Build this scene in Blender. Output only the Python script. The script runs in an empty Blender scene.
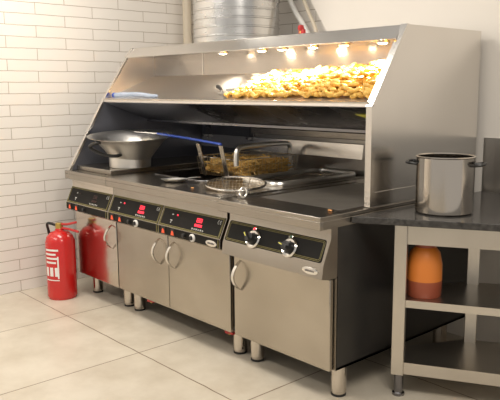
import bpy, bmesh, math, random
from mathutils import Vector, Matrix
random.seed(7)
PI = math.pi
scene = bpy.context.scene
COL = scene.collection
OFF = {}

# ------------------------------------------------------------------ materials
def mat(name, color=(.5, .5, .5), rough=.5, metal=0., emit=None, estr=0., noise=None, rnoise=None, coat=0., spec=None, trans=0., alpha=1., aniso=0.):
    m = bpy.data.materials.new(name); m.use_nodes = True
    nt = m.node_tree; b = nt.nodes['Principled BSDF']
    b.inputs['Base Color'].default_value = (*color, 1)
    b.inputs['Roughness'].default_value = rough
    b.inputs['Metallic'].default_value = metal
    b.inputs['Coat Weight'].default_value = coat
    b.inputs['Transmission Weight'].default_value = trans
    b.inputs['Alpha'].default_value = alpha
    if spec is not None: b.inputs['Specular IOR Level'].default_value = spec
    if emit:
        b.inputs['Emission Color'].default_value = (*emit, 1); b.inputs['Emission Strength'].default_value = estr
    if noise or rnoise:
        tc = nt.nodes.new('ShaderNodeTexCoord'); mp = nt.nodes.new('ShaderNodeMapping')
        nt.links.new(tc.outputs['Object'], mp.inputs['Vector'])
    if noise:                       # (scale xyz, second colour)
        sc, c2 = noise
        mp.inputs['Scale'].default_value = sc
        n = nt.nodes.new('ShaderNodeTexNoise'); n.inputs['Scale'].default_value = 1; n.inputs['Detail'].default_value = 3
        nt.links.new(mp.outputs['Vector'], n.inputs['Vector'])
        r = nt.nodes.new('ShaderNodeValToRGB')
        r.color_ramp.elements[0].position = .22; r.color_ramp.elements[1].position = .78
        r.color_ramp.elements[0].color = (*color, 1); r.color_ramp.elements[1].color = (*c2, 1)
        nt.links.new(n.outputs['Fac'], r.inputs['Fac']); nt.links.new(r.outputs['Color'], b.inputs['Base Color'])
    if rnoise:                      # (scale xyz, rough lo, rough hi)
        sc, lo, hi = rnoise
        mp2 = nt.nodes.new('ShaderNodeMapping'); nt.links.new(tc.outputs['Object'], mp2.inputs['Vector'])
        mp2.inputs['Scale'].default_value = sc
        n2 = nt.nodes.new('ShaderNodeTexNoise'); n2.inputs['Scale'].default_value = 1; n2.inputs['Detail'].default_value = 3
        nt.links.new(mp2.outputs['Vector'], n2.inputs['Vector'])
        mr = nt.nodes.new('ShaderNodeMapRange'); mr.inputs['From Min'].default_value = .1; mr.inputs['From Max'].default_value = .9
        mr.inputs['To Min'].default_value = lo; mr.inputs['To Max'].default_value = hi
        nt.links.new(n2.outputs['Fac'], mr.inputs['Value']); nt.links.new(mr.outputs['Result'], b.inputs['Roughness'])
    if aniso:
        b.inputs['Anisotropic'].default_value = aniso
        tg = nt.nodes.new('ShaderNodeTangent'); tg.direction_type = 'RADIAL'; tg.axis = 'X'
        nt.links.new(tg.outputs['Tangent'], b.inputs['Tangent'])
    return m

STEEL = mat('door_steel', (.37, .335, .285), .27, 1, noise=((2.2, 2.2, 3), (.53, .485, .42)))
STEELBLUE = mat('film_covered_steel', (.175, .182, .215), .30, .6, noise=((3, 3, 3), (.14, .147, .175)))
STEELP = mat('polished_steel', (.62, .57, .51), .12, 1, rnoise=((6, 6, 6), .09, .17))
STEELT = mat('worktop_steel', (.44, .405, .36), .27, 1, noise=((4, 3, 4), (.37, .34, .30)))
STEELH = mat('hood_steel', (.80, .77, .73), .22, 1, noise=((2, 2, 2), (.74, .71, .67)), rnoise=((4, 4, 4), .16, .26))
STEELI = mat('hood_inner_steel', (.86, .82, .78), .30, 1, aniso=.6)
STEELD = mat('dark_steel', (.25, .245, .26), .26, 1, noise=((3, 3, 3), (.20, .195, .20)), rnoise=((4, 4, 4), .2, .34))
STEELB = mat('backsplash_steel', (.52, .50, .47), .28, 1, noise=((3, 3, 3), (.45, .43, .41)))
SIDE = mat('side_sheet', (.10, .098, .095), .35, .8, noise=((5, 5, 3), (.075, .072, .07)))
ALU = mat('bright_steel', (.86, .84, .80), .34, 1)
STEELK = mat('back_panel_steel', (.50, .455, .41), .22, 1, aniso=.7)
CHROME = mat('chrome', (.78, .76, .73), .1, 1)
WIRE = mat('wire_steel', (.68, .64, .58), .25, 1)
GREASY = mat('greasy_wire', (.45, .36, .24), .35, 1)
BLACK = mat('black_panel', (.010, .0095, .009), .45, spec=.12, noise=((8, 8, 8), (.014, .013, .012)))
BLKP = mat('black_plastic', (.012, .012, .012), .4)
GOLD = mat('gold_line', (.25, .215, .075), .45)
REDLED = mat('red_display', (.5, .02, .03), .4, emit=(1, .03, .06), estr=2.2)
REDLAMP = mat('red_switch_lens', (.6, .06, .02), .35, emit=(1, .13, .04), estr=.5)
DARKRED = mat('unlit_display', (.05, .008, .008), .3)
GREENL = mat('green_lens', (.10, .2, .12), .3)
PRINT = mat('white_print', (.6, .6, .58), .5)
GRIDDLE = mat('griddle_iron', (.22, .20, .175), .34, .45, noise=((6, 4, 4), (.17, .155, .135)), rnoise=((8, 8, 8), .26, .42))
OIL = mat('frying_oil', (.035, .022, .01), .08, coat=.3)
FRY = mat('fried_potato', (.62, .33, .05), .55, noise=((30, 30, 30), (.80, .52, .12)))
FRYB = mat('basket_potato', (.66, .38, .07), .55, noise=((25, 25, 25), (.85, .60, .22)))
CRUMB = mat('crumb', (.75, .35, .12), .6)
RED = mat('red_enamel', (.52, .012, .012), .25, coat=.5, noise=((8, 8, 8), (.60, .018, .015)))
REDP = mat('red_plastic', (.50, .03, .03), .4)
WHITE = mat('white_plastic', (.82, .80, .77), .4)
RUBBER = mat('rubber', (.02, .02, .02), .7)
DUCT = mat('galvanised_duct', (.74, .73, .71), .27, 1, noise=((9, 9, 2), (.60, .60, .60)), rnoise=((5, 5, 12), .18, .34))
PIPE = mat('cream_pipe', (.66, .58, .46), .5)
PLASTER = mat('cream_plaster', (.84, .79, .72), .75, noise=((2, 2, 2), (.86, .81, .75)))
GRANITE = mat('black_granite', (.022, .021, .021), .16, spec=.3, noise=((60, 60, 60), (.09, .085, .08)))
FRAME = mat('frame_steel', (.66, .62, .56), .33, 1, noise=((5, 5, 3), (.58, .54, .48)))
ORANGE = mat('orange_sauce', (.72, .22, .035), .35)
BROWN = mat('brown_sauce', (.33, .075, .035), .4)
BLUE = mat('blue_plastic', (.03, .08, .42), .4)
PALEBLUE = mat('pale_blue_cloth', (.33, .40, .52), .8, noise=((20, 20, 20), (.45, .50, .60)))
YELLOW = mat('yellow_tag', (.72, .68, .12), .6)
BRASS = mat('brass', (.55, .38, .12), .3, 1)
BULB = mat('lamp_glow', (1, .9, .7), .4, emit=(1, .80, .52), estr=130)
BULBOFF = mat('lamp_glow_dim', (1, .9, .7), .4, emit=(1, .85, .65), estr=22)

def tile_mat(name, axis, shift, c1, c2, mortar, w, h, off, msize, rough, bump=.0, zshift=0., stain=None):
    m = bpy.data.materials.new(name); m.use_nodes = True
    nt = m.node_tree; b = nt.nodes['Principled BSDF']; N = nt.nodes.new; L = nt.links.new
    g = N('ShaderNodeNewGeometry'); s = N('ShaderNodeSeparateXYZ'); c = N('ShaderNodeCombineXYZ')
    L(g.outputs['Position'], s.inputs[0])
    a1 = N('ShaderNodeMath'); a1.operation = 'SUBTRACT'; a1.inputs[1].default_value = shift
    a2 = N('ShaderNodeMath'); a2.operation = 'SUBTRACT'; a2.inputs[1].default_value = zshift
    L(s.outputs[axis[0]], a1.inputs[0]); L(s.outputs[axis[1]], a2.inputs[0])
    # slight waviness of the joints
    wn = N('ShaderNodeTexNoise'); wn.inputs['Scale'].default_value = 9; L(g.outputs['Position'], wn.inputs['Vector'])
    wm = N('ShaderNodeMath'); wm.operation = 'MULTIPLY_ADD'; wm.inputs[1].default_value = .010; L(wn.outputs['Fac'], wm.inputs[0]); L(a2.outputs[0], wm.inputs[2])
    ws = N('ShaderNodeMath'); ws.operation = 'SUBTRACT'; ws.inputs[1].default_value = .005; L(wm.outputs[0], ws.inputs[0])
    L(a1.outputs[0], c.inputs[0]); L(ws.outputs[0], c.inputs[1])
    br = N('ShaderNodeTexBrick'); br.offset = off; br.offset_frequency = 2; br.squash = 1
    br.inputs['Scale'].default_value = 1; br.inputs['Brick Width'].default_value = w; br.inputs['Row Height'].default_value = h
    br.inputs['Mortar Size'].default_value = msize; br.inputs['Mortar Smooth'].default_value = .1; br.inputs['Bias'].default_value = 0
    br.inputs['Color1'].default_value = (*c1, 1); br.inputs['Color2'].default_value = (*c2, 1); br.inputs['Mortar'].default_value = (*mortar, 1)
    L(c.outputs[0], br.inputs['Vector'])
    out = br.outputs['Color']
    if stain:
        n = N('ShaderNodeTexNoise'); n.inputs['Scale'].default_value = stain[0]; n.inputs['Detail'].default_value = 7; n.inputs['Roughness'].default_value = .62
        L(g.outputs['Position'], n.inputs['Vector'])
        r = N('ShaderNodeValToRGB'); r.color_ramp.elements[0].position = .3; r.color_ramp.elements[1].position = .62
        r.color_ramp.elements[0].color = (*stain[1], 1); r.color_ramp.elements[1].color = (1, 1, 1, 1)
        L(n.outputs['Fac'], r.inputs['Fac'])
        mx = N('ShaderNodeMix'); mx.data_type = 'RGBA'; mx.blend_type = 'MULTIPLY'; mx.inputs['Factor'].default_value = 1
        L(out, mx.inputs[6]); L(r.outputs['Color'], mx.inputs[7]); out = mx.outputs[2]
    L(out, b.inputs['Base Color'])
    b.inputs['Roughness'].default_value = rough
    if bump:
        bp = N('ShaderNodeBump'); bp.inputs['Strength'].default_value = bump; bp.inputs['Distance'].default_value = .004; bp.invert = True
        L(br.outputs['Fac'], bp.inputs['Height']); L(bp.outputs[0], b.inputs['Normal'])
    return m
W1, W2 = (.84, .80, .75), (.87, .83, .78)
TILE_L = tile_mat('white_tile_left', (1, 2), .37, W1, W2, (.42, .36, .29), .43, .0755, .5, .0021, .28, .4)
TILE_B = tile_mat('white_tile_back', (0, 2), -1.45, (.82, .785, .735), (.85, .81, .76), (.40, .35, .29), .43, .0755, .5, .0021, .28, .4)
FLOOR = tile_mat('beige_floor_tile', (0, 1), -1.096, (.65, .59, .49), (.68, .62, .515), (.20, .13, .08), .8126, .8126, 0, .0032, .33, .3, -.2905, stain=(3.2, (.80, .77, .73)))

# ------------------------------------------------------------------ mesh helpers
def BM(): return bmesh.new()
def box(bm, x0, x1, y0, y1, z0, z1, R=None, c=None):
    vs = [bm.verts.new((x, y, z)) for x in (x0, x1) for y in (y0, y1) for z in (z0, z1)]
    for f in ((0, 1, 3, 2), (4, 6, 7, 5), (0, 4, 5, 1), (2, 3, 7, 6), (0, 2, 6, 4), (1, 5, 7, 3)):
        bm.faces.new([vs[i] for i in f])
    if R is not None:
        for v in vs: v.co = Vector(c) + R @ (v.co - Vector(c))
    return vs
def prism(bm, pts, d0, d1, axis='x', M=None):
    """polygon pts (2-D) extruded along an axis: x -> pts are (y,z); y -> (x,z); z -> (x,y)"""
    def P(p, d): return {'x': (d, p[0], p[1]), 'y': (p[0], d, p[1]), 'z': (p[0], p[1], d)}[axis]
    a = [bm.verts.new(P(p, d0)) for p in pts]; b = [bm.verts.new(P(p, d1)) for p in pts]
    n = len(pts)
    bm.faces.new(a); bm.faces.new(b[::-1])
    for i in range(n): bm.faces.new((a[i], b[i], b[(i + 1) % n], a[(i + 1) % n]))
    if M is not None:
        for v in a + b: v.co = M @ v.co
    return a + b
def tube(bm, pts, r, seg=8, closed=False, caps=True):
    pts = [Vector(p) for p in pts]; n = len(pts); rings = []
    rr = r if isinstance(r, (list, tuple)) else [r] * n
    up = None
    for i, p in enumerate(pts):
        if closed: t = pts[(i + 1) % n] - pts[i - 1]
        else: t = pts[min(i + 1, n - 1)] - pts[max(i - 1, 0)]
        t.normalize()
        if up is None:
            up = Vector((0, 0, 1)) if abs(t.z) < .9 else Vector((1, 0, 0))
        u = (up - t * up.dot(t)).normalized(); up = u; w = t.cross(u)
        rings.append([bm.verts.new(p + (u * math.cos(2 * PI * k / seg) + w * math.sin(2 * PI * k / seg)) * rr[i]) for k in range(seg)])
    for i in range(n if closed else n - 1):
        A, B = rings[i], rings[(i + 1) % n]
        for k in range(seg): bm.faces.new((A[k], A[(k + 1) % seg], B[(k + 1) % seg], B[k]))
    if not closed and caps:
        bm.faces.new(rings[0][::-1]); bm.faces.new(rings[-1])
def lathe(bm, prof, c=(0, 0, 0), seg=32, M=None):
    rings = []; allv = []
    for r, z in prof:
        if r < 1e-6: ring = [bm.verts.new((0, 0, z))]
        else: ring = [bm.verts.new((r * math.cos(2 * PI * k / seg), r * math.sin(2 * PI * k / seg), z)) for k in range(seg)]
        rings.append(ring); allv += ring
    for A, B in zip(rings, rings[1:]):
        for k in range(seg):
            k2 = (k + 1) % seg
            if len(A) == 1 and len(B) == 1: continue
            if len(A) == 1: bm.faces.new((A[0], B[k2], B[k]))
            elif len(B) == 1: bm.faces.new((A[k], A[k2], B[0]))
            else: bm.faces.new((A[k], A[k2], B[k2], B[k]))
    for v in allv: v.co = (M @ v.co if M is not None else v.co + Vector(c))
    return allv
def smoothpath(pts, n=6):
    P = [Vector(p) for p in pts]; P = [P[0]] + P + [P[-1]]; out = []
    for i in range(1, len(P) - 2):
        a, b, c, d = P[i - 1:i + 3]
        for k in range(n):
            t = k / n
            out.append(.5 * ((2 * b) + (c - a) * t + (2 * a - 5 * b + 4 * c - d) * t * t + (3 * b - a - 3 * c + d) * t ** 3))
    out.append(P[-2]); return out
def rrect(x0, x1, y0, y1, r, n=5):
    out = []
    for cx, cy, a in ((x1 - r, y1 - r, 0), (x0 + r, y1 - r, PI / 2), (x0 + r, y0 + r, PI), (x1 - r, y0 + r, 1.5 * PI)):
        for k in range(n + 1): out.append((cx + r * math.cos(a + k * PI / 2 / n), cy + r * math.sin(a + k * PI / 2 / n)))
    return out

def empty(name, loc, label, cat, group=None):
    o = bpy.data.objects.new(name, None); COL.objects.link(o); o.location = loc; o.empty_display_size = .1
    o['label'] = label; o['category'] = cat
    if group: o['group'] = group
    OFF[o] = Vector(loc); return o
def obj(name, bm, m, parent=None, loc=None, label=None, cat=None, group=None, kind=None, bevel=0., flat=False):
    bmesh.ops.recalc_face_normals(bm, faces=bm.faces[:])
    off = OFF[parent] if parent is not None else Vector(loc or (0, 0, 0))
    if off.length: bmesh.ops.translate(bm, vec=-off, verts=bm.verts[:])
    me = bpy.data.meshes.new(name); bm.to_mesh(me); bm.free()
    me.materials.append(m)
    if not flat:
        me.polygons.foreach_set('use_smooth', [True] * len(me.polygons)); me.set_sharp_from_angle(angle=math.radians(38))
    o = bpy.data.objects.new(name, me); COL.objects.link(o)
    OFF[o] = off
    if parent is not None: o.parent = parent
    else: o.location = off
    if bevel:
        b = o.modifiers.new('bevel', 'BEVEL'); b.width = bevel; b.segments = 2; b.limit_method = 'ANGLE'; b.angle_limit = math.radians(40)
    if label: o['label'] = label
    if cat: o['category'] = cat
    if group: o['group'] = group
    if kind: o['kind'] = kind
    return o

# ------------------------------------------------------------------ setting
XW, YB = -2.62, 1.22
bm = BM(); box(bm, -3.0, 3.4, -5.5, 1.4, -.1, 0); obj('floor', bm, FLOOR, kind='structure')
bm = BM(); box(bm, XW - .12, XW, -5.5, YB + .12, 0, 3.0); obj('wall_left', bm, TILE_L, kind='structure')
bm = BM(); box(bm, XW, 3.4, YB, YB + .12, 0, 3.0); obj('wall_back', bm, TILE_B, kind='structure')
# cream boxed-in part of the back wall, its left edge leans
bm = BM(); prism(bm, [(-1.00, 0), (3.4, 0), (3.4, 3.0), (-1.56, 3.0), (-1.235, 1.93), (-1.10, 1.74)], YB - .045, YB, 'y'); obj('trim_1', bm, PLASTER, kind='structure')

bm = BM(); box(bm, .02, 3.0, YB - .055, YB - .045, .80, 1.12); obj('trim_2', bm, STEELB, kind='structure')
# ------------------------------------------------------------------ cooking units
CONS_F = [(.03, .80), (-.012, .80), (-.012, .747), (-.060, .645), (-.062, .600), (-.03, .583), (.03, .583)]
CONS_C = [(.03, .797), (-.012, .797), (-.012, .752), (-.060, .640), (-.067, .583), (-.03, .575), (.03, .575)]
# frame on the sloped face of a console: u along X, v down the slope, w out of the face
S0 = Vector((0, -.012, .747)); SV = (Vector((0, -.060, .645)) - S0); SL = SV.length; SV.normalize(); SN = Vector((0, SV.z, -SV.y)); SN = -SN if SN.y > 0 else SN
def slope(x, v, w=0): return Vector((x, 0, 0)) + S0 + SV * v + SN * w
def sbox(bm, x0, x1, v0, v1, w0, w1):
    vs = [bm.verts.new(slope(x, v, w)) for x in (x0, x1) for v in (v0, v1) for w in (w0, w1)]
    for f in ((0, 1, 3, 2), (4, 6, 7, 5), (0, 4, 5, 1), (2, 3, 7, 6), (0, 2, 6, 4), (1, 5, 7, 3)): bm.faces.new([vs[i] for i in f])
def vz(z): return (0.747 - z) / .102 * SL      # height on the slope -> v

def feet(root, x0, x1):
    for x in (x0, x1):
        for y in (.109, .93):
            b = BM(); lathe(b, [(0, 0), (.030, 0), (.033, .004), (.033, .022), (.036, .024), (.036, .165), (0, .165)], (x, y, 0), 20)
            f = obj('foot', b, STEELP, root)
            b = BM(); lathe(b, [(.0345, .0005), (.0345, .010), (.0332, .010), (.0332, .0005)], (x, y, 0), 20)
            obj('foot_pad', b, RUBBER, f)
def door(root, x0, x1, hx, zt=.574, mt=None):
    b = BM(); box(b, x0, x1, 0, .022, .149, zt)
    d = obj('door', b, mt or STEEL, root, bevel=.004)
    b = BM()                                   # arched strap handle standing off the door
    n = 14; z0, z1 = .392, .548
    pts = [(0 - .058 * math.sin(PI * k / n) ** .8 if 0 < k < n else 0.001, z0 + (z1 - z0) * k / n) for k in range(n + 1)]
    inn = [(y + .0075, z) if 0 < k < n else (y, z) for k, (y, z) in enumerate(pts)]
    A = [(b.verts.new((hx - .0085, y, z)), b.verts.new((hx + .0085, y, z))) for y, z in pts]
    B = [(b.verts.new((hx - .0085, y, z)), b.verts.new((hx + .0085, y, z))) for y, z in inn]
    for k in range(n):
        b.faces.new((A[k][0], A[k][1], A[k + 1][1], A[k + 1][0])); b.faces.new((B[k][0], B[k + 1][0], B[k + 1][1], B[k][1]))
        b.faces.new((A[k][0], A[k + 1][0], B[k + 1][0], B[k][0])); b.faces.new((A[k][1], B[k][1], B[k + 1][1], A[k + 1][1]))
    obj('door_handle', b, CHROME, d)
    return d

def seg_digit(b, x, v, w, h, t=.0032):
    for (u0, u1, a0, a1) in ((.0, 1, 0, .0), (.0, 1, .5, .5), (.0, 1, 1, 1)):
        sbox(b, x, x + w, v + a0 * (h - t), v + a0 * (h - t) + t, .0022, .0032)
    for xx in (x, x + w - t):
        sbox(b, xx, xx + t, v, v + h, .0022, .0032)
def fryer_panel(root, x0, x1, lit):
    """black front: sloped touch face and the switch strip under it"""
    b = BM(); sbox(b, x0, x1, .002, SL - .002, .0003, .002)
    box(b, x0, x1, -.0645, -.0622, .601, .644)
    p = obj('control_panel', b, BLACK, root)
    b = BM(); t = .0026; g = .006; w0, w1 = .002, .0026
    for k in (0, 1):
        o = .003 + k * g
        sbox(b, x0 + o, x1 - o, o, o + t, w0, w1); sbox(b, x0 + o, x1 - o, SL - o - t, SL - o, w0, w1)
        sbox(b, x0 + o, x0 + o + t, o, SL - o, w0, w1); sbox(b, x1 - o - t, x1 - o, o, SL - o, w0, w1)
    box(b, x0 + .002, x0 + .006, -.0652, -.0645, .602, .643); box(b, x1 - .006, x1 - .002, -.0652, -.0645, .602, .643)
    obj('panel_border', b, GOLD, p)
    # display digits
    b = BM(); dx = x0 + .315
    for k in range(2): seg_digit(b, dx + k * .024, vz(.719), .020, .022)
    for k in range(3): seg_digit(b, dx - .006 + k * .021, vz(.690), .017, .013, .0034)
    obj('display', b, REDLED if lit else DARKRED, p)
    b = BM()                                   # row of small key marks
    for k in range(6):
        xx = dx - .022 + k * .0175; v = vz(.6685)
        sbox(b, xx, xx + .011, v + (.003 if k % 2 else 0), v + .0055, .0021, .0028)
        sbox(b, xx + .004, xx + .007, v, v + .010, .0021, .0028)
    obj('key_symbols', b, PRINT, p); b = BM()
    # small marks at the left: lamp symbol and T mark
    sbox(b, x0 + .095, x0 + .108, vz(.714), vz(.709), .0021, .0028)
    obj('lamp_symbol', b, PRINT, p); b = BM()
    sbox(b, x0 + .094, x0 + .112, vz(.684), vz(.680), .0021, .0028); sbox(b, x0 + .101, x0 + .105, vz(.680), vz(.668), .0021, .0028)
    obj('letter_mark', b, PRINT, p); b = BM()
    cx = x1 - .046; v = vz(.729); h = .019
    for q, bar in ((0, 0), (.017, 1)):
        pts = [slope(cx + q + .008 - .009 * math.sin(a), v + h / 2 - h / 2 * math.cos(a), .0028) for a in [i * PI / 8 for i in range(9)]]
        tube(b, pts, .0014, 5)
        if bar: tube(b, [slope(cx + q, v + h / 2, .0028), slope(cx + q + .008, v + h / 2, .0028)], .0013, 5)
    obj('conformity_mark', b, PRINT, p)
    b = BM(); c = slope(x0 + .145, vz(.712), .002)
    lathe(b, [(.0045, 0), (.004, .003), (0, .004)], seg=10, M=Matrix.Translation(c) @ SN.to_track_quat('Z', 'Y').to_matrix().to_4x4())
    obj('indicator_lamp', b, REDLED if lit else DARKRED, p)
    # rocker switches with red lit lens
    for q in (.055, .142):
        xx = x0 + q
        b = BM(); box(b, xx - .017, xx + .017, -.0675, -.0645, .604, .641); sw = obj('rocker_switch', b, BLKP, p)
        b = BM(); prism(b, [(xx - .013, .608), (xx + .011, .608), (xx + .009, .619), (xx + .001, .632), (xx - .005, .632), (xx - .010, .619)], -.0705, -.0675, 'y'); obj('switch_lens', b, REDLAMP, sw)
    MY = Matrix.Rotation(PI / 2, 4, 'X')
    b = BM(); lathe(b, [(0, 0), (.012, 0), (.012, .012), (.009, .015), (0, .015)], seg=16, M=Matrix.Translation((x0 + .245, -.0645, .622)) @ MY); obj('push_button', b, BLKP, p)
    if lit:
        b = BM(); lathe(b, [(.011, 0), (.021, 0), (.021, .008), (.016, .012), (.012, .010), (.011, .004)], seg=20, M=Matrix.Translation((x0 + .318, -.0645, .621)) @ MY)
        kn = obj('thermostat_knob', b, WHITE, p, label='small white ringed knob')
        b = BM(); lathe(b, [(0, .018), (.010, .018), (.0112, .014), (.0112, 0), (0, 0)], seg=16, M=Matrix.Translation((x0 + .318, -.0645, .621)) @ MY); obj('knob_cap', b, BLKP, kn)
    return p
def badge(root, x, y, z, rx=.044, rz=.016):
    b = BM(); MY = Matrix.Translation((x, y, z)) @ Matrix.Rotation(PI / 2, 4, 'X')
    lathe(b, [(0, .004), (.80, .004), (1, .002), (1, 0), (0, 0)], seg=28, M=MY @ Matrix.Diagonal((rx, rz, 1, 1)))
    o = obj('badge', b, CHROME, root, label='oval silver maker badge')
    b = BM()
    for k in range(7):
        xx = x - .026 + k * .0078
        box(b, xx, xx + .005, y - .0052, y - .0038, z - .004, z + (.005 if k % 3 else .003))
    obj('badge_lettering', b, STEELD, o)

def deck(b, x0, x1, y0, y1, zt, th, holes):
    xs = sorted({x0, x1, *[h[0] for h in holes], *[h[1] for h in holes]}); ys = sorted({y0, y1, *[h[2] for h in holes], *[h[3] for h in holes]})
    for i in range(len(xs) - 1):
        for j in range(len(ys) - 1):
            cx, cy = (xs[i] + xs[i + 1]) / 2, (ys[j] + ys[j + 1]) / 2
            if any(h[0] < cx < h[1] and h[2] < cy < h[3] for h in holes): continue
            box(b, xs[i], xs[i + 1], ys[j], ys[j + 1], zt - th, zt)
    bmesh.ops.remove_doubles(b, verts=b.verts[:], dist=1e-5)
    # drop the inner walls shared by neighbouring cells
    seen = {}
    for f in b.faces: seen.setdefault(tuple(sorted(v.index for v in f.verts)), []).append(f)
def deckm(x0, x1, y0, y1, zt, th, holes, apron):
    b = BM(); deck(b, x0, x1, y0, y1, zt, th, holes)
    b.verts.index_update(); d = {}
    for f in b.faces: d.setdefault(tuple(sorted(v.index for v in f.verts)), []).append(f)
    bmesh.ops.delete(b, geom=[f for l in d.values() if len(l) > 1 for f in l], context='FACES_ONLY')
    box(b, x0, x1, y0 + .0003, y0 + .012, zt - apron, zt - th + .0005)
    box(b, x0, x0 + .006, y0 + .012, y1, zt - apron, zt - th + .0005); box(b, x1 - .006, x1, y0 + .012, y1, zt - apron, zt - th + .0005)
    return b
def tank(root, x0, x1, y0, y1, zt, oil=True):
    b = BM(); t = .004; zb = .66 if oil else .838
    box(b, x0, x1, y0, y1, zb, zb + t); box(b, x0, x0 + t, y0, y1, zb, zt); box(b, x1 - t, x1, y0, y1, zb, zt)
    box(b, x0, x1, y0, y0 + t, zb, zt); box(b, x0, x1, y1 - t, y1, zb, zt)
    tk = obj('tank', b, STEELD if oil else STEELT, root)
    b = BM(); ring = rrect(x0 - .012, x1 + .012, y0 - .012, y1 + .012, .06)
    tube(b, [(x, y, zt + (.002 if oil else .010)) for x, y in ring], .004 if oil else .016, 8, closed=True); obj('tank_rim', b, STEELD if oil else ALU, tk)
    if oil:
        b = BM(); box(b, x0 + t, x1 - t, y0 + t, y1 - t, .70, .79); obj('oil', b, OIL, tk)
    return tk

YD = 1.10       # back of the worktops
def body(root, x0, x1, zt=.80, splits=()):
    b = BM(); t = .012
    box(b, x0, x0 + t, .030, YD, .15, zt); box(b, x1 - t, x1, .030, YD, .15, zt)
    box(b, x0, x1, YD - t, YD, .15, zt); box(b, x0, x1, .030, YD, .15, .162); box(b, x0 + t, x1 - t, .05, .058, .162, zt)
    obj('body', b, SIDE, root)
    for x in (x0, x1 - .014, *[s - .007 for s in splits]):
        b = BM(); box(b, x, x + .014, .026, .034, .15, .58); obj('front_frame', b, STEELT, root)

# --- single fryer, far left
xa, xb, xc = -2.298, -1.769, -.667
fa = empty('deep_fryer', (-2.03, .5, 0), 'narrow single-door deep fryer at the far left beside the tiled wall, its display dark', 'fryer', 'stainless steel fryers')
body(fa, xa, xb)
b = BM(); prism(b, CONS_F, xa, xb - .003, 'x'); obj('console', b, STEELP, fa)
fryer_panel(fa, -2.296, -1.777, False)
door(fa, -2.298, -1.777, -1.825, mt=STEELP)
obj('worktop', deckm(xa, xb - .001, -.064, YD, .857, .02, [], .054), STEELT, fa, bevel=.002)
feet(fa, -2.235, -1.825)
# --- double fryer
fb = empty('deep_fryer', (-1.22, .5, 0), 'wide double-door deep fryer in the middle with two lit red displays', 'fryer', 'stainless steel fryers')
body(fb, xb, xc, splits=(-1.2195,))
b = BM(); prism(b, CONS_F, xb, xc - .016, 'x'); obj('console', b, STEELT, fb)
fryer_panel(fb, -1.757, -1.229, True); fryer_panel(fb, -1.219, -.690, True)
badge(fb, -.748, -.0645, .617)
door(fb, -1.764, -1.2225, -1.298); door(fb, -1.2165, -.682, -1.158)
obj('worktop', deckm(xb, xc - .004, -.064, YD, .857, .02, [(-1.72, -1.20, .25, .94), (-1.05, -.76, .42, 1.06)], .054), STEELT, fb, bevel=.002)
tank(fb, -1.72, -1.20, .25, .94, .857); tank(fb, -1.05, -.76, .42, 1.06, .857, False)
feet(fb, -1.705, -.735)
for x in (-1.52, -.78):
    b = BM(); tube(b, [(x, .12, .165), (x, .12, .115), (x, .07, .105)], .013, 10); tube(b, [(x - .012, .07, .105), (x - .012, .07, .118)], .01, 8)
    v = obj('drain_valve', b, BRASS, fb, label='brass drain valve below the cabinet')
    b = BM(); box(b, x - .004, x + .055, .050, .074, .112, .124); box(b, x - .012, x + .012, .052, .078, .106, .126); obj('valve_lever', b, REDP, v)
# --- griddle, right
fc = empty('griddle_cooker', (-.33, .5, 0), 'right-hand griddle cooker with two black chrome-ringed knobs and one door', 'cooker')
body(fc, -.655, 0)
b = BM(); prism(b, CONS_C, -.662, .0, 'x'); obj('console', b, STEELT, fc)
b = BM(); pts = rrect(-.652, -.018, .004, SL - .006, .012)
vs = prism(b, pts, .0002, .0022, 'z')
for v in vs: v.co = slope(v.co.x, v.co.y, v.co.z)
cp = obj('control_panel', b, BLACK, fc)
b = BM()
for q, rr in ((.006, .012), (.012, .008)):
    ring = rrect(-.652 + q, -.018 - q, .004 + q, SL - .006 - q, rr)
    tube(b, [slope(x, v, .0022) for x, v in ring], .0012, 4, closed=True)
obj('panel_border', b, GOLD, cp)
QS = SN.to_track_quat('Z', 'Y').to_matrix().to_4x4()
for kx, lm, ka in ((-.450, REDLED, 138), (-.210, GREENL, 168)):
    c = slope(kx, vz(.682), .002)
    b = BM(); lathe(b, [(.027, 0), (.045, 0), (.045, .009), (.039, .015), (.029, .013), (.027, .004)], seg=28, M=Matrix.Translation(c) @ QS); kb = obj('knob_ring', b, CHROME, cp, label='chrome ring round the knob')
    b = BM(); lathe(b, [(0, 0), (.025, 0), (.026, .016), (.024, .022), (.023, .040), (0, .042)], seg=24, M=Matrix.Translation(c) @ QS); k1 = obj('knob', b, BLKP, cp)
    a = math.radians(ka)
    b = BM(); box(b, -.025, .025, -.0065, .0065, .030, .058); bmesh.ops.transform(b, matrix=Matrix.Translation(c) @ QS @ Matrix.Rotation(a, 4, 'Z'), verts=b.verts[:])
    box(b, 0, 0.0001, 0, .0001, 0, .0001); b.verts.ensure_lookup_table(); bmesh.ops.delete(b, geom=b.verts[-8:], context='VERTS')
    obj('knob_grip', b, BLKP, k1)
    b = BM(); box(b, .002, .024, -.0022, .0022, .058, .0595); bmesh.ops.transform(b, matrix=Matrix.Translation(c) @ QS @ Matrix.Rotation(a, 4, 'Z'), verts=b.verts[:]); obj('knob_pointer', b, YELLOW, k1)
    c2 = slope(kx - .014, vz(.726), .002)
    b = BM(); lathe(b, [(.0095, 0), (.012, 0), (.012, .003), (.0085, .004)], seg=16, M=Matrix.Translation(c2) @ QS); lr = obj('lamp_bezel', b, CHROME, cp)
    b = BM(); lathe(b, [(0, .007), (.005, .006), (.0085, .003), (.0085, 0), (0, 0)], seg=16, M=Matrix.Translation(c2) @ QS); obj('indicator_lamp', b, lm, lr)
badge(fc, -.072, -.064, .610, .046, .016)
door(fc, -.651, -.012, -.598, .568)
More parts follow.
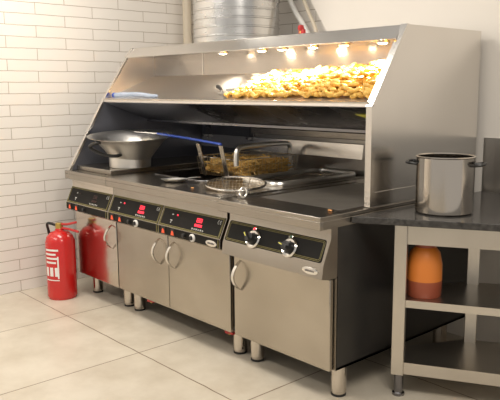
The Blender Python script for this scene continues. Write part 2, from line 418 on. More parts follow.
obj('worktop', deckm(-.665, .003, -.085, YD, .853, .02, [(-.60, -.06, .11, .86)], .056), STEELT, fc, bevel=.002)
b = BM(); box(b, -.598, -.062, .112, .858, .82, .849); obj('griddle_plate', b, GRIDDLE, fc, bevel=.004)
feet(fc, -.598, -.050)

# ------------------------------------------------------------------ hood with heated chip tray standing on the worktops
hd = empty('chip_hood', (-1.15, .7, .857), 'long stainless steel hood with heated chip tray standing on the cookers', 'hood')
ZT = 1.664; T = .022
b = BM(); prism(b, [(.245, .8575), (.245, 1.312), (.487, ZT), (1.12, ZT), (1.12, .8575)], -.020, .002, 'x'); rp = obj('side_panel', b, STEELH, hd)
b = BM(); prism(b, [(.236, 1.303), (.478, ZT + .002), (.492, ZT + .002), (.250, 1.303)], -.028, .006, 'x'); obj('edge_trim', b, STEELH, rp, label='bright folded sloping front edge')
b = BM(); box(b, -.026, .006, .237, .262, .8575, 1.306); obj('post', b, STEELH, rp)
b = BM(); tube(b, [(.0022, .28, .92), (.0022, .62, .92)], .0025, 6); obj('seam', b, STEELH, rp)
b = BM(); prism(b, [(.245, 1.312), (.487, ZT), (1.12, ZT), (1.12, 1.312)], -2.298, -2.282, 'x'); lp = obj('side_panel', b, STEELI, hd)
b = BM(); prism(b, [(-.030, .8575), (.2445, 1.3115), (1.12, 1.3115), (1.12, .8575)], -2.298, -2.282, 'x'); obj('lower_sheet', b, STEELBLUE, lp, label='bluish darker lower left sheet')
b = BM(); prism(b, [(-.040, .8575), (.236, 1.312), (.478, ZT + .002), (.492, ZT + .002), (.250, 1.312), (-.024, .8575)], -2.302, -2.276, 'x'); obj('edge_trim', b, STEELH, lp)
b = BM(); lathe(b, [(.008, -.006), (.008, .006), (0, .006)], (-2.285, .10, 1.095), 12); obj('edge_bolt', b, STEELH, lp)
# canopy: front band, top sheet, underside
b = BM(); prism(b, [(.418, 1.597), (.487, ZT), (1.12, ZT), (1.12, ZT - .02), (.72, ZT - .02), (.72, 1.606), (.44, 1.606), (.43, 1.597)], -2.282, -.020, 'x'); cn = obj('canopy', b, STEELH, hd, label='sloping steel canopy with lamps below', bevel=.002)
# inner back panel and chip tray
b = BM(); box(b, -2.282, -.020, .66, .672, 1.44, 1.61); bp = obj('back_panel', b, STEELK, hd)
b = BM(); box(b, -1.72, -1.712, .6575, .661, 1.47, 1.606); obj('panel_joint', b, STEELH, bp)
b = BM(); prism(b, [(.24, 1.300), (.24, 1.320), (.262, 1.323), (.66, 1.473), (.66, 1.465), (.262, 1.315), (.25, 1.300)], -2.282, -.020, 'x'); tr = obj('chip_tray', b, STEELI, hd)
b = BM(); tube(b, [(-2.282, .243, 1.318), (-.020, .243, 1.318)], .006, 8); obj('tray_lip', b, STEELP, tr)
# dark underside of the tray, slopes down to the back
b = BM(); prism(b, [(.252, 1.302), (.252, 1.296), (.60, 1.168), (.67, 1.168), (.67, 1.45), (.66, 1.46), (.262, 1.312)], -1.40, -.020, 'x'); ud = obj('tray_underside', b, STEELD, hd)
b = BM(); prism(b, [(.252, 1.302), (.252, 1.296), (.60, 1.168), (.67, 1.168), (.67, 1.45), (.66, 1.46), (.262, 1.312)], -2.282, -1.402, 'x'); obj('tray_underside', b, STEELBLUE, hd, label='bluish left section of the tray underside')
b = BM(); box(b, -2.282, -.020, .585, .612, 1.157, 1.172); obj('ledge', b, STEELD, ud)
b = BM(); c = Vector((0, .30, 1.277)); n = Vector((0, -.345, -.94)).normalized()
pts = [(-.175, .345), (-.095, .345), (-.095, .440), (-.135, .440), (-.148, .392)]
for x, y in (): pass
vs = prism(b, pts, 0, .002, 'z')
for v in vs:
    t = (v.co.y - .252) / (.60 - .252); v.co.z = 1.296 + (1.168 - 1.296) * t - .001 - v.co.z
obj('yellow_sticker', b, YELLOW, ud, label='yellow sticker under the tray near the right panel')
# backsplash with rails
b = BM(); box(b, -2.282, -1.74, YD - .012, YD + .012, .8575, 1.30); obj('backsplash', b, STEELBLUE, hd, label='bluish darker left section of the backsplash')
b = BM(); box(b, -1.738, -.020, YD - .012, YD + .012, .8575, 1.30); bs = obj('backsplash', b, STEELB, hd)
b = BM(); prism(b, [(YD - .012, 1.150), (YD - .055, 1.128), (YD - .06, 1.120), (YD - .05, 1.112), (YD - .05, 1.078), (YD - .012, 1.070)], -1.68, -.66, 'x'); obj('rail', b, STEELT, bs)
b = BM(); prism(b, [(YD - .012, 1.050), (YD - .028, 1.046), (YD - .040, .958), (YD - .012, .955)], -2.27, -.705, 'x'); obj('deflector_plate', b, STEELH, bs)
b = BM(); prism(b, [(YD - .012, 1.195), (YD - .030, 1.190), (YD - .030, 1.160), (YD - .012, 1.155)], -2.27, -.04, 'x'); obj('upper_rail', b, STEELB, bs)
for x in (-2.20, -1.70):
    b = BM(); box(b, x - .018, x + .018, YD - .034, YD - .010, 1.02, 1.16); box(b, x - .012, x + .012, YD - .075, YD - .03, 1.03, 1.045); obj('hook', b, STEELD, bs)
# lamps in the canopy
for i, (lx, dim) in enumerate(((-1.373, 1), (-1.026, 0), (-.864, 1), (-.632, 0), (-.42, 1), (-.18, 0))):
    b = BM(); lathe(b, [(.026, .004), (.034, .004), (.036, -.010), (.028, -.012)], (lx, .545, 1.604), 20); lh = obj('lamp_holder', b, CHROME, cn)
    b = BM(); lathe(b, [(0, -.016), (.014, -.014), (.024, -.008), (.026, .0), (0, .002)], (lx, .545, 1.602), 18); obj('lamp_bulb', b, BULBOFF if dim else BULB, lh)
    L = bpy.data.lights.new('heat_lamp_light', 'SPOT'); L.energy = 12 if dim else 120; L.color = (1, .88, .70); L.spot_size = math.radians(112); L.spot_blend = .75; L.shadow_soft_size = .025
    lo = bpy.data.objects.new('heat_lamp_light', L); COL.objects.link(lo); lo.location = (lx, .525, 1.582); lo.rotation_euler = (0, 0, 0)

# ------------------------------------------------------------------ chips
def wedge(k):
    rnd = random.Random(100 + k); b = BM(); bmesh.ops.create_icosphere(b, subdivisions=2, radius=1)
    sx, sy, sz = rnd.uniform(.020, .030), rnd.uniform(.012, .016), rnd.uniform(.009, .013)
    for v in b.verts:
        n = 1 + .16 * math.sin(3.1 * v.co.x + k) + .12 * math.sin(4.3 * v.co.y + 2 * k)
        c = v.co * n; c.z = max(c.z, -.55) ; bend = .22 * c.x * c.x
        v.co = Vector((c.x * sx, c.y * sy, (c.z + bend) * sz))
    return b
def stick(k):
    rnd = random.Random(200 + k); b = BM(); l = rnd.uniform(.026, .042); r = .0052
    bow = rnd.uniform(-.006, .006)
    pts = [(-l + 2 * l * i / 4, bow * (1 - (i / 2 - 1) ** 2), 0) for i in range(5)]
    tube(b, pts, [r * .8, r, r, r, r * .8], 4); return b
def variants(fn, n, m):
    out = []
    for k in range(n):
        b = fn(k); bmesh.ops.recalc_face_normals(b, faces=b.faces[:]); me = bpy.data.meshes.new('potato_chip'); b.to_mesh(me); b.free(); me.materials.append(m)
        me.polygons.foreach_set('use_smooth', [fn is wedge] * len(me.polygons)); out.append(me)
    return out
WV = variants(wedge, 6, FRY); SVV = variants(stick, 6, FRYB)
def chip(me, loc, rot, label, group):
    o = bpy.data.objects.new('potato_chip', me); COL.objects.link(o); o.location = loc; o.rotation_euler = rot
    o['label'] = label; o['category'] = 'chip'; o['group'] = group
def pile(name, meshes, spots, m, label, cat, loc):
    b = BM()
    for me, p, r in spots:
        t = BM(); t.from_mesh(me); bmesh.ops.transform(t, matrix=Matrix.Translation(p) @ r.to_matrix().to_4x4(), verts=t.verts[:])
        tmp = bpy.data.meshes.new('t'); t.to_mesh(tmp); t.free(); b.from_mesh(tmp); bpy.data.meshes.remove(tmp)
    o = obj(name, b, m, loc=loc, label=label, cat=cat, kind='stuff')
    return o
from mathutils import Euler
def tray_z(y): return 1.323 + (y - .262) * (.150 / .398)
def heap(x, y):
    u = max(0., min(1., (x + 1.30) / 1.10)); v = (y - .27) / .37
    return (.004 + .058 * u ** 2.0) * (.35 + .65 * min(1, max(0, v) * 2.6)) * (1.0 if v < .75 else 1.0 - .35 * (v - .75) / .25)
rnd = random.Random(5); sp = []
for k in range(620):
    x = -.045 - .98 * rnd.random() ** 1.3; y = rnd.uniform(.285, .63); h = heap(x, y)
    sp.append((WV[k % 6], Vector((x, y, tray_z(y) + .008 + h * rnd.uniform(0, .72))), Euler((rnd.uniform(-.5, .9), rnd.uniform(-.5, .5), rnd.uniform(0, 6.28)))))
pile('chip_pile', WV, sp, FRY, 'heap of golden fried potato chips filling the hood tray under the lamps', 'chips', (-.5, .45, 1.39))
n = 0
while n < 170:
    x = -.05 - 1.0 * rnd.random() ** 1.15; y = .28 + .34 * rnd.random() ** 1.5; h = heap(x, y)
    chip(WV[n % 6], (x, y, tray_z(y) + .010 + h * rnd.uniform(.8, 1.0)), (rnd.uniform(-.3, .7), rnd.uniform(-.4, .4), rnd.uniform(0, 6.28)),
         'single golden fried potato chip on top of the heap in the lamp-lit hood tray', 'chips on the hood tray')
    n += 1

# ------------------------------------------------------------------ frying baskets
def basket(x, y0, y1, label):
    w = .088; z0, z1 = .864, .975
    root = empty('frying_basket', (x, (y0 + y1) / 2, z0), label, 'basket', 'frying baskets')
    b = BM()
    for z in (z1,): tube(b, [(px, py, z) for px, py in rrect(x - w, x + w, y0, y1, .02, 3)], .0038, 6, closed=True)
    obj('rim_wire', b, WIRE, root)
    b = BM(); r = .0011; n = 7
    for k in range(n + 1):
        xx = x - w + 2 * w * k / n
        tube(b, [(xx, y0, z1), (xx * .93 + x * .07, y0 + .02, z0), (xx * .93 + x * .07, y1 - .02, z0), (xx, y1, z1)], r, 4, caps=False)
    n2 = 18
    for k in range(1, n2):
        yy = y0 + (y1 - y0) * k / n2
        tube(b, [(x - w, yy, z1), (x - w * .93, yy, z0), (x + w * .93, yy, z0), (x + w, yy, z1)], r, 4, caps=False)
    for z in (z0 + .035, z0 + .07):
        t = (z - z0) / (z1 - z0); ww = w * (.93 + .07 * t); q = .02 * (1 - t)
        tube(b, [(x - ww, y0 + q, z), (x + ww, y0 + q, z), (x + ww, y1 - q, z), (x - ww, y1 - q, z)], r, 4, closed=True)
    obj('wire_mesh', b, GREASY, root)
    b = BM()
    for i, (ya, za, yb_, zb_) in enumerate(((y0 - .004, .866, y0 - .055, 1.058),)):
        h = .017
        vs = [b.verts.new(p) for p in ((x - h, ya, za), (x + h, ya, za), (x + h, yb_, zb_), (x - h, yb_, zb_), (x - h, ya - .005, za), (x + h, ya - .005, za), (x + h, yb_ - .005, zb_), (x - h, yb_ - .005, zb_))]
        for f in ((0, 1, 2, 3), (7, 6, 5, 4), (0, 4, 5, 1), (1, 5, 6, 2), (2, 6, 7, 3), (3, 7, 4, 0)): b.faces.new([vs[i] for i in f])
    obj('handle', b, WIRE, root, label='flat upright steel handle')
    return root
def basket_fill(x, y0, y1, nst, nind, lab, lab2, grp, seed, hmax=.095):
    rnd = random.Random(seed); sp = []
    def rp(hz): return Vector((x + rnd.uniform(-.058, .058), rnd.uniform(y0 + .045, y1 - .045), hz))
    for k in range(nst):
        p = rp(.874 + hmax * .78 * rnd.random()); sp.append((SVV[k % 6], p, Euler((rnd.uniform(-.5, .5), rnd.uniform(-.5, .5), rnd.uniform(0, 6.28)))))
    pile('chip_pile', SVV, sp, FRYB, lab, 'chips', (x, (y0 + y1) / 2, .866))
    for k in range(nind):
        p = rp(0); e = math.sin((p.y - y0) / (y1 - y0) * PI) ** .5
        p.z = .882 + hmax * (.72 + .25 * rnd.random()) * e
        chip(SVV[k % 6], p, (rnd.uniform(-.4, .4), rnd.uniform(-.5, .5), rnd.uniform(0, 6.28)), lab2, grp)
XB1, XB2 = -1.385, -1.172
basket(XB1, .41, .90, 'wire frying basket full of chips, the left one farther from the tap')
basket(XB2, .41, .90, 'wire frying basket full of chips, the right one behind the bent tap')
basket_fill(XB1, .41, .90, 420, 50, 'mass of thin fried chips filling the left wire basket', 'thin golden fried chip on top in the left frying basket', 'chips in the left basket', 11)
basket_fill(XB2, .41, .90, 420, 70, 'mass of thin fried chips filling the right wire basket behind the tap', 'thin golden fried chip on top in the right frying basket', 'chips in the right basket', 12)

# ------------------------------------------------------------------ bent tap
tp = empty('water_tap', (-1.25, 1.0, .857), 'bent chrome swivel tap reaching over the frying baskets', 'tap')
tx, ty = -1.25, 1.0
b = BM(); lathe(b, [(.024, 0), (.024, .008), (.015, .012), (.015, .03), (.020, .034), (.020, .060), (.014, .066), (.013, .10), (0, .10)], (tx, ty, .857), 18); obj('valve_body', b, ALU, tp)
b = BM(); tube(b, [(tx + .015, ty, .905), (tx + .05, ty - .02, .905)], .007, 8); obj('valve_lever', b, CHROME, tp)
ex, ey = -1.075, .388
dx, dy = ex - tx, ey - ty
pth = [(tx, ty, .94), (tx, ty, 1.0), (tx + .03 * dx, ty + .03 * dy, 1.024), (tx + .12 * dx, ty + .12 * dy, 1.036), (tx + .5 * dx, ty + .5 * dy, 1.046), (tx + .88 * dx, ty + .88 * dy, 1.050), (tx + .97 * dx, ty + .97 * dy, 1.040), (ex, ey, 1.012), (ex, ey, .945)]
b = BM(); tube(b, smoothpath(pth, 5), .0148, 12); obj('spout', b, ALU, tp)

# ------------------------------------------------------------------ left worktop: cover, pot, bowl
b = BM(); box(b, -2.275, -1.835, .012, .95, .8575, .886)
obj('tank_cover', b, STEELT, loc=(-2.055, .48, .857), label='raised flat steel tank cover under the big pot on the left worktop', cat='cover', bevel=.004)
px, py = -1.942, .222
sp_ = empty('stock_pot', (px, py, .886), 'low round steel pot holding up the wide flared bowl', 'pot')
b = BM(); lathe(b, [(0, .8865), (.130, .8865), (.134, .890), (.136, .950), (.140, .954), (.136, .957), (.131, .953), (.129, .893), (0, .892)], (px, py, 0), 40); obj('pot_body', b, ALU, sp_)
px, py = -1.936, .230
bw = empty('mixing_bowl', (px, py, .95), 'wide flared stainless steel bowl with loop handle sitting in the pot', 'bowl')
VD = Vector((.74, -.67, 0)); TB = Matrix.Translation((px, py, .955)) @ Matrix.Rotation(math.radians(4), 4, Vector((0, 0, 1)).cross(VD)) @ Matrix.Diagonal((1.05, 1.05, 1, 1)) @ Matrix.Translation((0, 0, -.955))
b = BM(); lathe(b, [(0, .930), (.09, .931), (.120, .942), (.134, .960), (.165, 1.004), (.205, 1.054), (.232, 1.078), (.262, 1.088), (.265, 1.092), (.232, 1.084), (.203, 1.059), (.162, 1.009), (.131, .965), (.117, .948), (.09, .937), (0, .936)], seg=56, M=TB); obj('bowl_body', b, ALU, bw)
for a in (math.radians(279),):
    A2 = a - .34; B2 = a + .36
    def at(ang, r, z): return TB @ Vector((r * math.cos(ang), r * math.sin(ang), z))
    P = [at(a + .02, .236, 1.076), at(a - .10, .262, 1.066), at(A2 + .02, .262, 1.044), at(A2 + .06, .246, 1.020), at(a + .02, .210, .992), at(B2 - .03, .185, .986), at(B2 + .08, .150, .990)]
    b = BM(); tube(b, smoothpath(P, 5), .0105, 8); obj('loop_handle', b, BLKP, bw, label='black loop handle')
# blue handled spatula lying from the bowl to the basket handles
st = empty('spatula', (-1.6, .45, 1.05), 'long blue-handled spatula lying from the bowl rim to the baskets', 'spatula')
b = BM(); a0, a1 = Vector((-1.84, .375, 1.098)), Vector((-1.165, .352, 1.0665))
tube(b, [a0, a0.lerp(a1, .5) + Vector((0, 0, .002)), a1], .0075, 8); obj('handle', b, BLUE, st)
b = BM(); d = (a1 - a0).normalized(); p2 = Vector((-2.04, .36, 1.106))
vs = [b.verts.new(v) for v in (a0 + Vector((0, -.01, 0)), a0 + Vector((0, .01, 0)), p2 + Vector((0, .04, -.004)), p2 + Vector((0, -.04, -.004)), a0 + Vector((0, -.01, .004)), a0 + Vector((0, .01, .004)), p2 + Vector((0, .04, 0)), p2 + Vector((0, -.04, 0)))]
for f in ((0, 1, 2, 3), (7, 6, 5, 4), (0, 4, 5, 1), (1, 5, 6, 2), (2, 6, 7, 3), (3, 7, 4, 0)): b.faces.new([vs[i] for i in f])
obj('blade', b, CHROME, st)

# ------------------------------------------------------------------ spider skimmer near the front edge
sx, sy = -.868, .205; R = .160
dirc = Vector((.74, -.67, 0)).normalized()                # towards the worktop edge
tilt = Matrix.Translation((sx, sy, .882)) @ Matrix.Rotation(math.radians(5.5), 4, Vector((0, 0, 1)).cross(dirc))
sk = empty('skimmer', (sx, sy, .86), 'round wire mesh skimmer lying by the front edge of the worktop', 'skimmer')
b = BM(); tube(b, [tilt @ Vector((R * math.cos(2 * PI * k / 48), R * math.sin(2 * PI * k / 48), 0)) for k in range(48)], .0062, 8, closed=True); obj('rim', b, WIRE, sk)
perp = Vector((0, 0, 1)).cross(dirc)
def bowlz(r): return -.016 * (1 - (r / R) ** 2)
b = BM(); g = .0180; n = int(R / g)
for k in range(-n, n + 1):
    o = k * g; l = math.sqrt(max(0, R * R - o * o))
    if l < .02: continue
    for ax in ((0, 1) if k % 3 == 0 else (1,)):
        pts = []
        for i in range(9):
            t = -l + 2 * l * i / 8; r = math.hypot(o, t); pts.append(tilt @ (dirc * (t if ax else o) + perp * (o if ax else t) + Vector((0, 0, bowlz(r)))))
        tube(b, pts, .00105, 4, caps=False)
obj('wire_mesh', b, GREASY, sk)
b = BM()
for s in (-1, 1):
    q = [tilt @ (dirc * t + perp * s * w + Vector((0, 0, bowlz(math.hypot(t, w)) - .003))) for t, w in ((-.140, .080), (-.05, .07), (.06, .056), (.152, .045))]
    tube(b, q, .003, 6)
obj('brace', b, WIRE, sk)
h0 = tilt @ (dirc * R); 
b = BM(); tube(b, [h0, h0 + dirc * .04 + Vector((0, 0, .002)), h0 + dirc * .140 + perp * .040 + Vector((0, 0, .012))], .006, 8)
hc = h0 + dirc * .165 + perp * .045 + Vector((0, 0, .016)); w = perp
tube(b, [hc + (w * math.cos(2 * PI * k / 20) * .017 + (Vector((0, 0, .8)) - dirc * .6).normalized() * math.sin(2 * PI * k / 20) * .026) for k in range(20)], .0048, 8, closed=True)
obj('handle', b, WIRE, sk, label='short handle ending in a hanging ring')

# small scoop and crumbs on the worktop
so = empty('scoop', (-1.29, .105, .86), 'small shiny steel spoon lying left of the skimmer on the worktop', 'spoon')
b = BM(); Ms = Matrix.Translation((-1.29, .105, .872)) @ Matrix.Rotation(math.radians(48), 4, 'Z') @ Matrix.Diagonal((2.0, 1.1, 1.1, 1))
lathe(b, [(0, -.012), (.022, -.010), (.036, .002), (.040, .006), (.035, .004), (.021, -.008), (0, -.010)], seg=24, M=Ms); obj('bowl', b, ALU, so)
b = BM(); d = Vector((math.cos(math.radians(48)), math.sin(math.radians(48)), 0)); c = Vector((-1.29, .105, .879)); tube(b, [c + d * .075, c + d * .10 + Vector((0, 0, .004)), c + d * .15 + Vector((0, 0, .008))], .004, 6); obj('handle', b, CHROME, so)
def crumb(x, y, z, s, label):
    b = BM(); bmesh.ops.create_icosphere(b, subdivisions=1, radius=1)
    for v in b.verts: v.co = Vector((x, y, z + s * .5)) + Vector((v.co.x * s * 1.5, v.co.y * s, v.co.z * s * .5)) * random.uniform(.85, 1.1)
    obj('food_crumb', b, CRUMB, loc=(x, y, z), label=label, cat='crumb')
crumb(-1.02, .03, .857, .008, 'orange food crumb on the worktop edge left of the skimmer')
crumb(-.072, .060, .853, .009, 'small food crumb at the right front corner of the griddle')

# ------------------------------------------------------------------ things in the hood tray
cl = BM(); p0 = Vector((-2.24, .30, 1.345)); p1 = Vector((-1.70, .285, 1.342))
path = [p0, p0.lerp(p1, .12) + Vector((0, 0, .002)), p0.lerp(p1, .35) + Vector((0, .012, .006)), p0.lerp(p1, .6) + Vector((0, .01, .007)), p0.lerp(p1, .85), p1]
tube(cl, smoothpath(path, 4), [.016] * 4 + [.017] * 4 + [.015] * 4 + [.013] * 4 + [.010] * 4 + [.006], 10)
c0 = empty('rolled_cloth', (-1.97, .29, 1.33), 'rolled pale blue cloth lying at the left end of the hood tray', 'cloth')
obj('cloth_roll', cl, PALEBLUE, c0)
b = BM(); lathe(b, [(0, 0), (.0175, 0), (.0175, .03), (0, .03)], seg=12, M=Matrix.Translation(p0 + Vector((-.006, 0, 0))) @ Matrix.Rotation(PI / 2, 4, 'Y')); obj('dark_end', b, BLUE, c0, label='dark blue end of the roll')
sc = empty('chip_scoop', (-1.15, .36, 1.36), 'chip scoop with black-tipped handle left of the chip heap', 'scoop')
b = BM(); tube(b, [(-1.235, .39, 1.395), (-1.19, .365, 1.392), (-1.155, .35, 1.375)], [.012, .011, .009], 10); obj('handle', b, BLKP, sc)
b = BM(); tube(b, [(-1.155, .35, 1.375), (-1.13, .34, 1.362)], .006, 8)
prism(b, [(-1.135, .31), (-1.135, .37), (-1.02, .40), (-1.02, .295)], 1.358, 1.362, 'z'); prism(b, [(-1.135, .368), (-1.135, .372), (-1.02, .402), (-1.02, .398)], 1.360, 1.385, 'z'); obj('blade', b, CHROME, sc)

# ------------------------------------------------------------------ behind the hood: duct, pipe, cables
b = BM(); dxx, dyy, dr = -1.592, .845, .277; prof = []; z = ZT
while z < 3.0:
    prof += [(dr, z), (dr, z + .040), (dr + .005, z + .044), (dr + .005, z + .050), (dr, z + .054)]; z += .0545
b2 = lathe(b, [(dr - .01, ZT)] + prof, (dxx, dyy, 0), 48)
obj('ventilation_duct', b, DUCT, loc=(dxx, dyy, ZT), label='large silver ribbed ventilation duct rising from the hood', cat='duct')
b = BM(); tube(b, [(-2.555, 1.165, 0), (-2.555, 1.165, 3.0)], .034, 16); obj('wall_pipe', b, PIPE, loc=(-2.555, 1.165, 0), label='cream vertical pipe in the corner left of the duct', cat='pipe')
b = BM(); tube(b, smoothpath([(-1.53, 1.15, 2.35), (-1.43, 1.15, 2.02), (-1.355, 1.145, 1.885), (-1.28, 1.14, 1.80), (-1.19, 1.12, 1.69), (-1.165, 1.09, 1.668)], 6), .017, 10)
obj('power_cable', b, WHITE, loc=(-1.17, 1.09, ZT), label='thick white cable dropping behind the hood beside the duct', cat='cable')
b = BM(); tube(b, smoothpath([(-1.40, 1.16, 2.35), (-1.33, 1.16, 2.05), (-1.26, 1.155, 1.90), (-1.18, 1.15, 1.77), (-1.145, 1.15, 1.67)], 6), .012, 10)
obj('power_cable', b, PIPE, loc=(-1.145, 1.15, ZT), label='thinner beige cable behind the hood, right of the white one', cat='cable')
gv = empty('gas_valve', (-.965, .80, ZT), 'small red valve standing on top of the hood', 'valve')
gx, gy = -.965, .80
b = BM(); lathe(b, [(.012, ZT), (.012, ZT + .02), (.009, ZT + .025), (.009, ZT + .06), (0, ZT + .06)], (gx, gy, 0), 12); obj('stem', b, BRASS, gv)
b = BM(); lathe(b, [(0, ZT + .05), (.016, ZT + .052), (.020, ZT + .062), (.016, ZT + .08), (0, ZT + .084)], (gx, gy, 0), 14); box(b, gx - .012, gx + .03, gy - .008, gy + .008, ZT + .02, ZT + .056); obj('handle', b, REDP, gv)

# ------------------------------------------------------------------ fire extinguisher
ex0, ey0 = -2.300, -.122; r0 = .098
fe = empty('fire_extinguisher', (ex0, ey0, 0), 'red fire extinguisher standing on the floor by the left fryer', 'fire extinguisher')
b = BM(); lathe(b, [(0, 0), (r0 - .006, 0), (r0 - .004, .012), (r0, .016), (r0, .385), (r0 - .012, .42), (.06, .447), (.03, .458), (.024, .475), (0, .475)], (ex0, ey0, 0), 36); eb = obj('cylinder_body', b, RED, fe)
b = BM(); lathe(b, [(0, .470), (.024, .470), (.026, .48), (.026, .505), (.02, .51), (0, .51)], (ex0, ey0, 0), 18); obj('valve_head', b, BRASS, fe)
for (z0_, z1_, l) in ((.497, .525, .15), (.478, .462, .165)):
    b = BM(); d = Vector((.80, .30, 0)).normalized(); tube(b, [Vector((ex0, ey0, z0_)) - d * .03, Vector((ex0, ey0, z0_)) + d * l * .5 + Vector((0, 0, (z1_ - z0_) * .3)), Vector((ex0, ey0, z1_)) + d * l], .008, 8); obj('lever', b, REDP, fe)
b = BM(); tube(b, smoothpath([(ex0 - .02, ey0 - .02, .495), (ex0 - .07, ey0 - .05, .50), (ex0 - .115, ey0 - .02, .42), (ex0 - .112, ey0, .25), (ex0 - .112, ey0, .12)], 6), .009, 10); obj('hose', b, RUBBER, fe)
def cyl_patch(b, a0, a1, z0, z1, r):
    n = max(2, int((a1 - a0) / .12)); pr = None
    for k in range(n + 1):
        a = a0 + (a1 - a0) * k / n; c = Vector((ex0 + r * math.cos(a), ey0 + r * math.sin(a), 0))
        q = (b.verts.new(c + Vector((0, 0, z0))), b.verts.new(c + Vector((0, 0, z1))))
        if pr: b.faces.new((pr[0], q[0], q[1], pr[1]))
        pr = q
b = BM(); A0 = math.radians(-95)
for k in range(4): cyl_patch(b, A0, A0 + 1.05 - .18 * (k % 2), .335 - k * .028, .348 - k * .028, r0 + .001)
for k in range(3): cyl_patch(b, A0 + k * .38, A0 + k * .38 + .26, .165, .225, r0 + .001)
cyl_patch(b, A0, A0 + 1.05, .135, .142, r0 + .001); cyl_patch(b, A0 + .95, A0 + 1.05, .15, .30, r0 + .001)
obj('printed_label', b, WHITE, eb, label='white printing on the red cylinder')

# ------------------------------------------------------------------ steel work table on the right with granite top
ct = math.cos(math.radians(28.6)); sn = math.sin(math.radians(28.6))
U = Vector((ct, sn, 0)); V = Vector((-sn, ct, 0))
def tb(b, o, u0, u1, v0, v1, z0, z1):
    vs = [b.verts.new(o + U * u + V * v + Vector((0, 0, z))) for u in (u0, u1) for v in (v0, v1) for z in (z0, z1)]
    for f in ((0, 1, 3, 2), (4, 6, 7, 5), (0, 4, 5, 1), (2, 3, 7, 6), (0, 2, 6, 4), (1, 5, 7, 3)): b.faces.new([vs[i] for i in f])
LG = Vector((.116, .272, 0))
wt = empty('work_table', (.5, .6, 0), 'steel frame work table with shelves right of the griddle cooker', 'table')
for (u, v) in ((0, 0), (1.30, 0), (.30, .36), (1.05, .10)):
    if (u, v) == (1.05, .10): continue
    b = BM(); tb(b, LG, u, u + .056, v, v + .05, .10, .803); lg = obj('leg', b, FRAME, wt, bevel=.003)
    b = BM(); c = LG + U * (u + .034) + V * (v + .025); lathe(b, [(0, 0), (.028, 0), (.028, .012), (.021, .018), (.021, .105), (0, .105)], c, 18); obj('foot', b, STEELD, lg)
b = BM(); tb(b, LG, .056, 1.30, .012, .04, .705, .803); obj('apron', b, FRAME, wt)
for z0_, z1_ in ((.418, .452), (.105, .160)):
    b = BM()
    c = [LG + U * .05 + V * .010, LG + U * 1.32 + V * .010, LG + U * 1.32 + V * .40, LG + U * .30 + V * .40, LG + U * .05 + V * .22]
    prism(b, [(p.x, p.y) for p in c], z0_, z1_, 'z'); obj('shelf', b, FRAME, wt)
FL = Vector((.006, .110, 0))
e = FL + U * 1.50
b = BM(); prism(b, [(FL.x, FL.y), (e.x, e.y), (e.x, 1.17), (.014, 1.17), (.014, FL.y + .02)], .805, .835, 'z')
obj('granite_countertop', b, GRANITE, loc=(.6, .7, .805), label='speckled black granite top over the steel work table', cat='countertop', bevel=.003)
# sauce jar on the shelf
jx, jy = .172, .430
jr = empty('sauce_jar', (jx, jy, .452), 'round jar of orange and brown sauce on the work table shelf', 'jar')
b = BM(); lathe(b, [(0, .4525), (.070, .4525), (.076, .46), (.078, .53), (.0, .53)], (jx, jy, 0), 28); obj('jar_base', b, BROWN, jr, label='brown lower part')
b = BM(); lathe(b, [(0, .53), (.078, .53), (.077, .60), (.066, .655), (.045, .68), (0, .68)], (jx, jy, 0), 28); obj('jar_body', b, ORANGE, jr, label='orange upper part')
b = BM(); lathe(b, [(0, .68), (.046, .68), (.046, .705), (0, .707)], (jx, jy, 0), 24); obj('jar_lid', b, BROWN, jr)
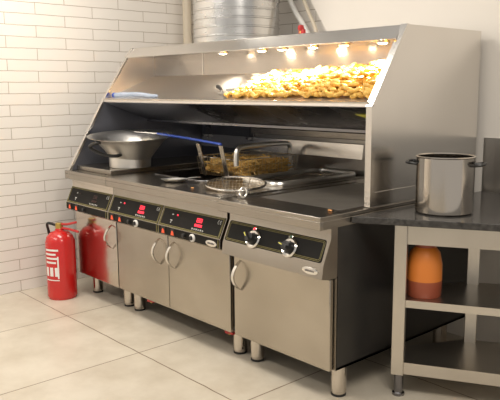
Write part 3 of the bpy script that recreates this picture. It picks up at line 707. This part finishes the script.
# pot on the granite
ox, oy = .222, .485
pt = empty('cooking_pot', (ox, oy, .835), 'steel cooking pot with side handle on the granite top', 'pot')
b = BM(); lathe(b, [(0, .8355), (.118, .8355), (.125, .842), (.125, 1.08), (.130, 1.084), (.125, 1.088), (.120, 1.083), (.120, .845), (0, .842)], (ox, oy, 0), 36); obj('pot_body', b, STEELP, pt)
for a in (math.radians(200), math.radians(20)):
    P = [(ox + .122 * math.cos(a - .3), oy + .122 * math.sin(a - .3), 1.05), (ox + .165 * math.cos(a - .25), oy + .165 * math.sin(a - .25), 1.055), (ox + .165 * math.cos(a + .25), oy + .165 * math.sin(a + .25), 1.055), (ox + .122 * math.cos(a + .3), oy + .122 * math.sin(a + .3), 1.05)]
    b = BM(); tube(b, smoothpath(P, 4), .007, 8); obj('pot_handle', b, BLKP, pt)

# ------------------------------------------------------------------ light
def area(name, loc, sx, sy, e, col, rot=(0, 0, 0)):
    L = bpy.data.lights.new(name, 'AREA'); L.shape = 'RECTANGLE'; L.size = sx; L.size_y = sy; L.energy = e; L.color = col
    o = bpy.data.objects.new(name, L); COL.objects.link(o); o.location = loc; o.rotation_euler = rot
LC = (1, .93, .83)
area('overhead_fill', (-1.5, -.55, 2.85), 1.4, .5, 40, LC)  # unseen lamp, added to brighten the left wall and the duct
area('overhead_fill', (-1.6, -2.6, 2.85), 1.4, .5, 46, LC)  # unseen overhead lamp, added as general fill for the room
area('overhead_fill', (1.5, -1.0, 2.85), 1.4, .5, 46, LC)  # added lamp out of view, placed to light the right hood panel
w = bpy.data.worlds.new('room_light'); scene.world = w; w.use_nodes = True
w.node_tree.nodes['Background'].inputs[0].default_value = (1, .94, .86, 1); w.node_tree.nodes['Background'].inputs[1].default_value = .50

# ------------------------------------------------------------------ camera
cam = bpy.data.cameras.new('camera'); co = bpy.data.objects.new('camera', cam); COL.objects.link(co)
r_ = Vector((0.6675258, 0.74455607, -0.00675024)); u_ = Vector((-0.1156266, 0.11261137, 0.98688863)); b_ = Vector((0.73555408, -0.65799311, 0.16126148))
M = Matrix((r_, u_, b_)).transposed().to_4x4(); M.translation = (1.86747209, -2.14119796, 1.38126291)
co.matrix_world = M
cam.sensor_width = 36; cam.lens = 680.3597 / 500 * 36; cam.clip_start = .02
scene.camera = co
vs_ = scene.view_settings; vs_.view_transform = 'Standard'; vs_.look = 'None'; vs_.gamma = 1; vs_.exposure = 0.0; vs_.use_curve_mapping = False
